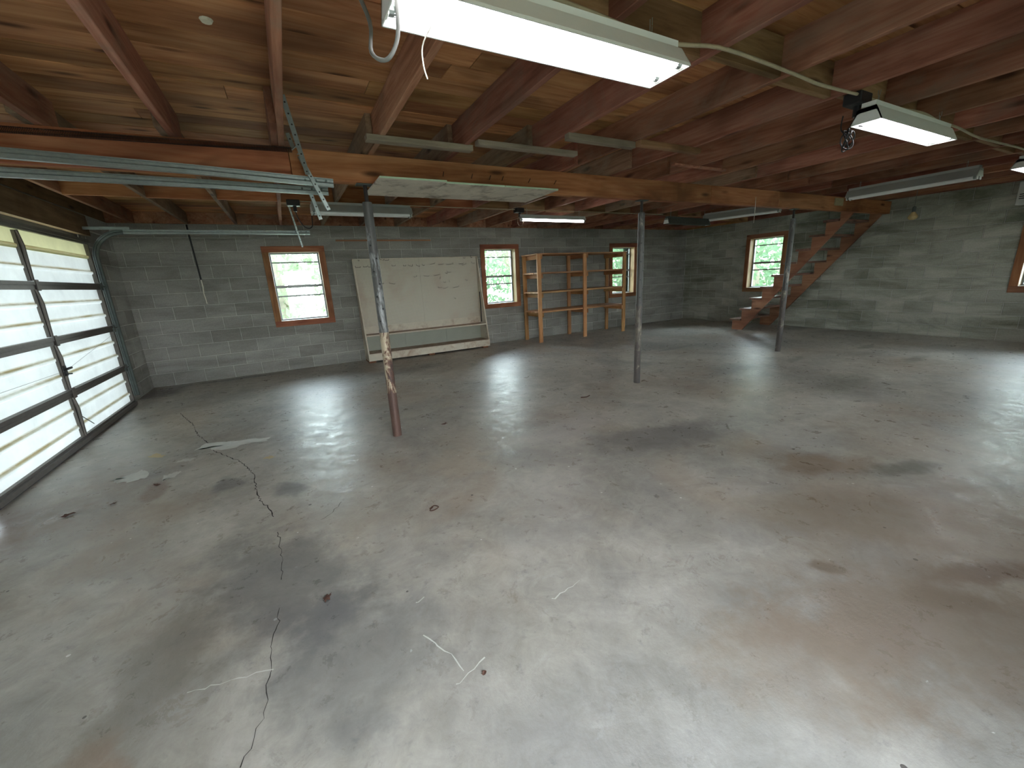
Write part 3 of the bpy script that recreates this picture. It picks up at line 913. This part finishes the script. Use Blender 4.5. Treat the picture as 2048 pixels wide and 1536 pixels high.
for i in range(10):
    zt = .205+i*RI; yb = -.01-i*TR
    y0 = max(yb-TR-.005, -2.04)
    MB().bevbox(-.03, 1.16, y0, yb+.035, zt, zt+.038, c=.003).build('tread', 'tread', st, center=True)

# ------------------------------------------------------------------ garage door tracks, hangers, spring
def track_profile():
    # (across, up) C channel with a groove
    return [(0, -.027), (.010, -.027), (.010, -.020), (.003, -.018), (.003, -.004), (.008, 0), (.003, .004), (.003, .020), (.010, .022), (.010, .029),
            (-.022, .029), (-.022, .024), (-.003, .022), (-.003, -.021), (-.022, -.023), (-.022, -.027)]
def sweep(path, mirror=1):
    """path in the XZ plane at constant y, profile across=Y, up=normal to path"""
    pr_ = track_profile(); n = len(pr_)
    m = MB(); vs = []; fs = []
    for i, (x, y, z) in enumerate(path):
        a = path[max(i-1, 0)]; b = path[min(i+1, len(path)-1)]
        dx, dz = b[0]-a[0], b[2]-a[2]; l = math.hypot(dx, dz); nx, nz = -dz/l, dx/l
        for (q, u) in pr_: vs.append((x+nx*u, y-q*mirror, z+nz*u))
    for i in range(len(path)-1):
        for k in range(n): fs.append((i*n+k, i*n+(k+1) % n, (i+1)*n+(k+1) % n, (i+1)*n+k))
    fs += [tuple(range(n)), tuple((len(path)-1)*n+k for k in range(n))]
    return m.add(vs, fs)
def door_track(y, z, xe, label, mirror=1, ze=None):
    t = thing('door_track', label, 'track')
    R_ = .32; x0 = XD+.03
    path = [(x0+R_-R_*math.cos(a), y, z-R_+R_*math.sin(a)) for a in [PI/2*k/12 for k in range(13)]]
    sweep([(x0, y, .12), (x0, y, 1.0)]+path[:1], mirror).build('upright_track', 'galv_dark', t)
    sweep(path, mirror).build('curved_track', 'galv_dark', t)
    ht = sweep([path[-1], (-.4, y, (z+ze)/2), (xe, y, ze)], mirror).build('horizontal_track', 'galv', t)
    for zz in (.3, .95, 1.6):
        MB().bevbox(XW+.0, x0+.01, y-.004, y+.05*mirror if mirror > 0 else y+.004, zz, zz+.05, c=.001).build('bracket', 'galv_dark', t)
    for k in range(3):
        MB().tube([(xe-.05-k*.07, y-.014*mirror, ze+.012), (xe-.05-k*.07, y-.004*mirror, ze+.012)], .008, 8).build('bolt', 'galv_dark', ht)
    return t
door_track(3.53, 2.215, .44, 'galvanised overhead track of the nearer garage door below the beam', 1, 2.142)
door_track(3.83, 2.168, .428, 'galvanised overhead track parallel beyond it, for translucent garage door', 1, 2.143)
door_track(7.03, 2.195, .445, 'galvanised overhead track with a visible curve near back wall', 1, 2.196)
def angle_iron(p0, p1, label, w=.03, holes=8):
    t = thing('perforated_hanger', label, 'bracket')
    a, b = Vector(p0), Vector(p1); d = (b-a).normalized()
    s = Vector((1, 0, 0)); s = (s-d*s.dot(d)).normalized(); n_ = d.cross(s).normalized()
    def fl(u, v):  # strip with width vector u thickness vector v
        m = MB(); vs = [a, a+u, a+u+v, a+v, b, b+u, b+u+v, b+v]
        m.add([q[:] for q in vs], [(0, 3, 2, 1), (4, 5, 6, 7), (0, 1, 5, 4), (1, 2, 6, 5), (2, 3, 7, 6), (3, 0, 4, 7)]); return m
    f0 = fl(s*w, n_*.003).build('flange', 'galv', t)
    fl(n_*w*(-1 if n_.y < 0 else 1), s*.003).build('flange', 'galv', t)
    L = (b-a).length
    sg = -1 if n_.y > 0 else 1
    for k in range(holes):
        c = a+d*(L*(k+.6)/holes)+s*w*.55
        q0 = c+n_*(.0005*sg); q1 = c-n_*.0035*1
        MB().tube([(c+n_*.0045)[:], (c-n_*.0015)[:]], .0055, 8).build('hole', 'spring', f0)
    return t
angle_iron((.15, 3.02, 2.50), (.255, 3.50, 2.185), 'perforated angle iron running from joist down to near track end')
angle_iron((.225, 3.50, 2.30), (.365, 3.50, 1.945), 'perforated strap hanging past both overhead track ends, right one', .026, 7)
angle_iron((.19, 3.86, 2.55), (.33, 3.86, 1.93), 'perforated strap hanging past both overhead track ends, left one', .026, 9)
angle_iron((.205, 6.92, 2.58), (.30, 6.98, 1.985), 'thin perforated strap holding the track end above first window', .022, 9)
tag(MB().bevbox(XW+.01, -1.60, 6.99, 6.995, 2.215, 2.25, c=.001).build('flat_brace', 'galv', center=True), 'short flat galvanised brace above the curved track at door corner', 'bracket')
# long extension spring against the beam
pts = []
turns = 300
for i in range(turns*7+1):
    a = 2*PI*i/7; t_ = i/(turns*7)
    pts.append((-1.95+2.15*t_, GY0-.045+.018*math.cos(a), 2.335+.035*t_+.018*math.sin(a)))
dsp = MB().tube(pts, .0018, 4).build('door_spring', 'spring')
tag(dsp, 'long dark coiled garage door spring stretched along the beam', 'spring')
tag(MB().tube([(.20, GY0-.045, 2.37), (.23, GY0-.05, 2.395), (.26, GY0-.03, 2.37), (.235, GY0-.01, 2.352)], .005, 8).build('spring_hook', 'galv'), 'bent steel hook holding the end of coiled door spring', 'hook')

# ------------------------------------------------------------------ boards under girder and strips under joists
for i, (a, b, lab) in enumerate(((.74, 1.268, 'stained cream board nailed under beam, touching the rusty post'), (1.272, 1.812, 'cream board nailed under the beam, middle of three'),
                                 (1.816, 2.375, 'cream board nailed under the beam, farthest right of three'))):
    t = thing('ceiling_board', lab, 'board', ((a+b)/2, 3.66, 2.155))
    m = MB(); w = (b-a)/2
    ya = -.33 if i == 0 else -.29
    m.bevbox(-w, w, ya, .31, 0, .014, c=.002); m.build('board', 'panel_board', t)
    MB().bevbox(-w+.002, w-.002, ya-.006, ya, .001, .014, c=.001).build('edge_strip', 'panel_edge', t)
for (a, b, y0, y1, z, lab, m_) in ((.655, 1.455, 3.19, 3.265, 2.362, 'pale weathered wood strip nailed across joists, leftmost with dark knot', 'grey_wood'),
                                 (1.435, 2.36, 3.05, 3.115, 2.366, 'greyish wood strip nailed across joists, second from left', 'grey_wood'),
                                 (2.005, 2.67, 2.69, 2.75, 2.355, 'grey wood strip nailed under joists above the beam', 'grey_wood'),
                                 (2.66, 3.38, 2.63, 2.69, 2.360, 'orange-brown wood strip nailed under joists, rightmost', 'block_board'),
                                 (3.55, 4.35, 3.05, 3.10, 2.385, 'thin dark wood strip under joists behind the orange strip', 'joist')):
    tag(MB().bevbox(a, b, y0, y1, z, 2.4015, c=.003).build('wood_strip', m_, center=True), lab, 'wood strip')
tag(MB().bevbox(.905, 2.645, YB-.028, YB-.001, 2.178, 2.205, c=.002).build('wall_batten', 'batten', center=True), 'thin orange wood batten fixed on block wall above the pegboard', 'batten')

# ------------------------------------------------------------------ cables, outlets, bulb, rod
def cable(pts, r, mat, label, name='cable', cat='cable', parent=None):
    P_ = [Vector(p) for p in pts]; out = []
    for i in range(len(P_)-1):
        p0 = P_[max(i-1, 0)]; p1 = P_[i]; p2 = P_[i+1]; p3 = P_[min(i+2, len(P_)-1)]
        for k in range(5):
            t = k/5
            out.append(.5*((2*p1)+(-p0+p2)*t+(2*p0-5*p1+4*p2-p3)*t*t+(-p0+3*p1-3*p2+p3)*t**3))
    out.append(P_[-1])
    o = MB().tube([q[:] for q in out], r, 6).build(name, mat, parent, smooth=True)
    if label: tag(o, label, cat)
    return o
zc = 2.388
cable([(.2, 1.50, zc), (1.03, 1.50, zc), (1.41, 1.50, 2.37), (1.62, 1.54, 2.372), (1.82, 1.52, 2.39), (2.04, 1.476, 2.392), (2.63, 1.49, 2.392), (2.93, 1.50, 2.388), (3.33, 1.46, 2.375)], .009, 'cable',
      'cream electrical cable looping across the joists above the large light', 'electrical_cable')
cable([(3.42, 1.46, 2.37), (3.82, 1.443, 2.36), (4.2, 1.44, 2.375), (4.52, 1.448, 2.36), (5.0, 1.48, 2.385), (5.6, 1.50, 2.375), (6.6, 1.474, 2.38), (7.3, 1.5, 2.39)], .009, 'cable',
      'cream electrical cable running from the outlet box towards right wall', 'electrical_cable')
cable([(.25, 5.72, 2.395), (.9, 5.70, 2.39), (2.0, 5.70, 2.385), (3.25, 5.69, 2.385), (4.5, 5.70, 2.39), (6.4, 5.72, 2.395)], .006, 'cable',
      'thin cable strung along the joists in front of back wall', 'electrical_cable')
cable([(.36, 1.70, 2.40), (.40, 1.66, 2.26), (.38, 1.60, 2.14), (.42, 1.56, 2.11), (.455, 1.53, 2.17), (.445, 1.47, 2.26)], .007, 'grey_cable',
      'grey cord looped at the left end of the large light', 'power_cord', 'cord')
def outlet(x, y, z, label, sx=.07, sy=.05, sz=.055):
    t = thing('outlet_box', label, 'outlet', (x, y, z))
    ob = MB().bevbox(-sx, sx, -sy, sy, -sz, sz*.2, c=.006).build('box', 'black', t)
    MB().tube([(.01, 0, -sz), (.01, 0, -sz-.06)], .02, 10).build('plug', 'black', ob)
    return t
outlet(3.36, 1.49, 2.385, 'black outlet box hanging on cream cable above the second light')
outlet(.235, 5.72, 2.395, 'black outlet box under joist above the first window')
outlet(3.28, 5.69, 2.395, 'black outlet box left of the lit single tube')
cable([(3.37, 1.49, 2.27), (3.39, 1.50, 2.24), (3.42, 1.46, 2.22), (3.45, 1.44, 2.30)], .006, 'black', None)
tagc = bpy.data.objects['cable']; tag(tagc, 'black cord dropping from the outlet box to second light', 'cord')
coil = []
for i in range(40):
    a = i*.62; coil.append((3.27+.04*math.cos(a)+i*.0006, 1.48+.02*math.sin(a*1.3), 2.14-.055*math.sin(a)-i*.0006))
cable([(3.30, 1.53, 2.28)]+[(3.30, 1.53, 2.2)]+coil, .004, 'black', 'bundled black cord dangling at the left end of second light', 'power_cord', 'cord')
cable([(.24, 5.72, 2.29), (.27, 5.72, 2.18), (.33, 5.72, 2.10), (.40, 5.74, 2.12), (.42, 5.78, 2.26), (.46, 5.8, 2.31)], .006, 'black', 'black cord looping from outlet to the unlit light', 'power_cord', 'cord')
cable([(3.22, 5.6, 2.30), (3.20, 5.6, 2.18), (3.26, 5.6, 2.14), (3.30, 5.6, 2.20)], .003, 'cable', 'loose cord loop hanging at left end of the single tube light', 'power_cord', 'cord')
cable([(5.888, 3.657, 2.30), (5.887, 3.652, 2.13), (5.886, 3.655, 1.965)], .0028, 'rope', 'thin pale pull string hanging in front of the beam', 'pull_string', 'string')
# reflector bulb
bl = thing('reflector_lamp', 'amber reflector bulb hanging from a cord near the right wall', 'lamp', (9.0, 2.985, 2.02))
MB().lathe([(0, -.055), (.03, -.052), (.056, -.03), (.062, -.012), (.05, .02), (.03, .05), (.022, .07)], n=20).build('bulb', 'bulb', bl, smooth=True)
MB().lathe([(.024, .065), (.024, .13), (.014, .15), (0, .15)], n=14).build('socket', 'galv_dark', bl, smooth=False)
MB().tube([(0, 0, .15), (.004, .003, .25), (0, 0, .385)], .004, 6).build('cord', 'grey_cable', bl)
# rod with rope on back wall
rd = thing('pull_rod', 'thin black rod with frayed rope hanging against the dark back wall', 'rod', (-1.17, 8.06, 2.30))
MB().tube([(0, 0, .12), (.0, 0, .0), (.018, 0, -.69)], .012, 8).build('rod', 'black', rd)
rp = MB().tube([(.018, 0, -.69), (.02, -.003, -.80), (.012, 0, -.90), (.022, 0, -1.02), (.018, 0, -1.06)], [.006, .010, .007, .006, .003], 7).build('rope', 'rope', rd)
MB().tube([(.022, 0, -1.02), (.032, 0, -1.07)], [.004, .002], 5).build('rope_end', 'rope', rp)
# white control box on the right wall
bx = thing('control_box', 'white box with dark slots high on the right wall at photo edge', 'box', (9.98, 1.98, 2.235))
MB().bevbox(-.05, .055, -.15, .15, -.165, .165, c=.008).build('case', 'paper', bx)
for k in range(3):
    MB().box(-.054, -.05, -.12, .12, -.02-.03*k, -.008-.03*k).build('slot', 'black', bx)
# mud nest, hooks
tag(MB().lathe([(0, -.012), (.022, -.010), (.028, 0), (.0, .0)], n=10).build('mud_nest', 'nest', None, (-.12, 2.58, ZS+.001)), 'small pale mud nest stuck on the plank subfloor', 'nest')
cable([(.565, 1.50, 2.21), (.56, 1.60, 2.19), (.565, 1.62, 2.14), (.575, 1.62, 2.10)], .0025, 'rope', 'pale bead pull chain hanging from the large light', 'pull_chain', 'chain')

# ------------------------------------------------------------------ floor: cracks, spilled paint, leaves
def ribbon(pts, w, name, mat, z=.0012):
    P_ = []
    r = random.Random(len(pts))
    for (a, b) in zip(pts, pts[1:]):
        n = max(2, int(math.hypot(b[0]-a[0], b[1]-a[1])/.025))
        for i in range(n):
            t = i/n; j = .008
            P_.append((a[0]+(b[0]-a[0])*t+r.uniform(-j, j), a[1]+(b[1]-a[1])*t+r.uniform(-j, j)))
    P_.append(pts[-1])
    vs = []; fs = []
    for i, p in enumerate(P_):
        a = P_[max(i-1, 0)]; b = P_[min(i+1, len(P_)-1)]
        dx, dy = b[0]-a[0], b[1]-a[1]; l = math.hypot(dx, dy) or 1
        ww = w*r.uniform(.3, 1.3)
        vs += [(p[0]-dy/l*ww, p[1]+dx/l*ww, z), (p[0]+dy/l*ww, p[1]-dx/l*ww, z)]
    fs = [(2*i, 2*i+1, 2*i+3, 2*i+2) for i in range(len(P_)-1)]
    return MB().add(vs, fs).build(name, mat, fl)
ribbon([(-1.38, 6.05), (-1.14, 5.37), (-1.04, 4.96), (-.88, 4.53), (-.83, 4.33), (-.59, 3.91), (-.52, 3.72), (-.46, 3.5), (-.43, 3.2), (-.39, 3.0), (-.32, 2.84), (-.31, 2.74)], .0035, 'crack', 'crack')
ribbon([(-.28, 2.54), (-.27, 2.38), (-.26, 2.23), (-.26, 2.06)], .002, 'crack', 'crack')
ribbon([(-.26, 1.85), (-.28, 1.7), (-.29, 1.59), (-.28, 1.52), (-.3, 1.46), (-.3, 1.36), (-.33, 1.27), (-.36, 1.2)], .0018, 'crack', 'crack')
ribbon([(.09, 2.69), (.03, 2.59), (-.05, 2.53)], .0015, 'crack', 'crack')
for p in ([(.29, 1.10), (.43, 1.15)], [(.26, 1.37), (.31, 1.26), (.34, 1.14)], [(-.55, 1.58), (-.40, 1.55), (-.28, 1.52)], [(.80, 1.25), (.98, 1.28)], [(.27, 1.55), (.32, 1.57)]):
    ribbon(p, .0025, 'scratch', 'paint_spill')
def patch(poly, name, mat, z=.0015):
    r = random.Random(int(abs(poly[0][0])*100))
    out = []
    n = len(poly)
    for i in range(n):
        a, b = poly[i], poly[(i+1) % n]
        for k in range(5):
            t = k/5; out.append((a[0]+(b[0]-a[0])*t+r.uniform(-.012, .012), a[1]+(b[1]-a[1])*t+r.uniform(-.018, .018)))
    cx = sum(p[0] for p in out)/len(out); cy = sum(p[1] for p in out)/len(out)
    vs = [(cx, cy, z)]+[(p[0], p[1], z) for p in out]
    fs = [(0, 1+i, 1+(i+1) % len(out)) for i in range(len(out))]
    return MB().add(vs, fs).build(name, mat, fl)
patch([(-.99, 4.46), (-.92, 4.61), (-.76, 4.54), (-.6, 4.48), (-.38, 4.41), (-.41, 4.32), (-.58, 4.35), (-.65, 4.3), (-.83, 4.33), (-.87, 4.47)], 'paint_patch', 'paint_spill')
patch([(-1.48, 4.09), (-1.4, 4.11), (-1.31, 4.19), (-1.23, 4.09), (-1.22, 3.98), (-1.32, 3.97), (-1.4, 3.99)], 'paint_patch', 'paint_spill')
patch([(-1.1, 3.83), (-1.1, 3.94), (-1.05, 3.96), (-.99, 3.95), (-1.03, 3.87), (-1.07, 3.86)], 'paint_patch', 'paint_spill')
patch([(-1.09, 4.21), (-1.04, 4.26), (-.95, 4.23), (-.98, 4.17)], 'paint_patch', 'paint_spill')
patch([(-1.35, 4.53), (-1.29, 4.58), (-1.2, 4.47), (-1.23, 4.43)], 'paint_patch', 'paint_yellow')
patch([(-.42, 3.85), (-.36, 3.9), (-.33, 3.83), (-.38, 3.8)], 'paint_patch', 'paint_yellow')
def leaf(x, y, s, a, label):
    r = random.Random(int(x*1000))
    n = 14; vs = [(0, 0, .012*s/.05)]
    for k in range(n):
        t = 2*PI*k/n; rr = s*(1-.35*(k % 2))*r.uniform(.7, 1.1)
        vs.append((rr*math.cos(t), .55*rr*math.sin(t), .002+r.uniform(0, .008)))
    m = MB().add(vs, [(0, 1+k, 1+(k+1) % n) for k in range(n)])
    tag(m.build('dry_leaf', 'leafbrown', None, (x, y, .001), a), label, 'leaf')
leaf(-1.53, 3.55, .055, .4, 'largest dry brown leaf lying on the floor near garage door')
leaf(-1.31, 3.57, .03, 1.0, 'small dry leaf on the floor right of the largest leaf')
leaf(-1.11, 3.76, .04, -.5, 'dry reddish leaf on the floor between paint spill and door')
leaf(-.07, 1.80, .035, .9, 'dry curled leaf alone on the dark floor, lower left')
leaf(1.17, 3.71, .05, .2, 'thin dry leaf on the floor right of rusty post')
leaf(.40, 1.09, .014, .2, 'tiny dark chip on the floor beside a white scratch')
o = cable([(.565, 2.27, .004), (.60, 2.29, .004), (.62, 2.26, .004), (.585, 2.24, .004), (.56, 2.25, .004), (.59, 2.28, .004)], .003, 'leafbrown', 'small rusty twisted wire on floor below middle of photo', 'wire_scrap', 'wire')
cable([(2.80, 3.60, .004), (2.86, 3.575, .004), (2.93, 3.60, .004)], .006, 'leafbrown', 'short curved brown stick on floor left of middle post', 'twig', 'twig')

# ------------------------------------------------------------------ outdoors
def leaves_mesh(n, rx, ry, rz, s, mat, seed):
    r = random.Random(seed); vs = []; fs = []
    for i in range(n):
        while True:
            p = Vector((r.uniform(-1, 1), r.uniform(-1, 1), r.uniform(-1, 1)))
            if .25 < p.length < 1: break
        p = Vector((p.x*rx, p.y*ry, p.z*rz))
        a = Vector((r.gauss(0, 1), r.gauss(0, 1), r.gauss(0, 1))).normalized(); b = a.cross(Vector((r.gauss(0, 1), r.gauss(0, 1), r.gauss(0, 1)))).normalized()
        k = s*r.uniform(.6, 1.4); j = len(vs)
        vs += [(p-a*k)[:], (p+b*k*.45)[:], (p+a*k)[:], (p-b*k*.45)[:]]; fs.append((j, j+1, j+2, j+3))
    me = bpy.data.meshes.new('leaves'); me.from_pydata(vs, [], fs); me.update(); me.materials.append(M[mat]); return me
LM = [leaves_mesh(1300, 1.5, 1.5, 1.5, .11, 'leaf', 1), leaves_mesh(1200, 1.4, 1.4, 1.6, .12, 'leaf_light', 2)]
def tree(x, y, zc_, sc, k, label):
    t = thing('tree', label, 'tree', (x, y, -.16), 0, 'green trees outside the windows')
    MB().tube([(0, 0, 0), (.05, .03, zc_*.5), (-.03, .05, zc_+.6)], [.14*sc, .11*sc, .06*sc], 9).build('trunk', 'trunk', t)
    c = link('crown', LM[k], t, (0, 0, zc_), rng.uniform(0, 6)); c.scale = (sc, sc, sc*1.05); c['kind'] = 'stuff'
    return t
for (x, y, z, s, k, lab) in ((-2.2, 13.0, 1.5, 1.0, 0, 'leafy green tree outside, seen through the first back window'),
                             (-.2, 15.5, 2.2, 1.3, 1, 'light green tree farther out behind the first back window'),
                             (2.1, 12.5, .9, .6, 1, 'low green bush outside between first and second windows'),
                             (6.2, 13.6, 1.2, .8, 0, 'low tree outside, seen low in the second back window'),
                             (8.8, 16.5, 3.0, 1.1, 1, 'tree farther out, seen in the top of second back window'),
                             (12.6, 13.2, 1.8, 1.2, 0, 'green tree outside, seen behind the shelving window'),
                             (16.0, 17.0, 2.6, 1.5, 1, 'broad light green tree far behind shelving window'),
                             (15.0, 9.0, 1.5, 1.1, 0, 'green tree outside, seen through the stairs window'),
                             (18.5, 11.5, 2.8, 1.7, 1, 'light green tree farther beyond the stairs window'),
                             (17.8, 5.2, 1.0, .8, 1, 'light green bush low beyond the stairs window'),
                             (15.0, 2.6, 1.8, 1.3, 0, 'green tree beyond the window at the photo right edge')):
    tree(x, y, z, s, k, lab)
rl = thing('outdoor_railing', 'pale weathered wooden railing leaning outside the second back window', 'railing', (5.9, 11.2, -.16))
MB().bevbox(-1.2, 1.3, -.03, .03, .95, 1.04, c=.004).build('top_rail', 'weathered', rl, rot=(0, .25, 0))
for k in range(7):
    MB().bevbox(-.018, .018, -.02, .02, 0, 1.0, c=.003).build('baluster', 'weathered', rl, (-1.0+k*.33, 0, 0), rot=(0, .7, 0))
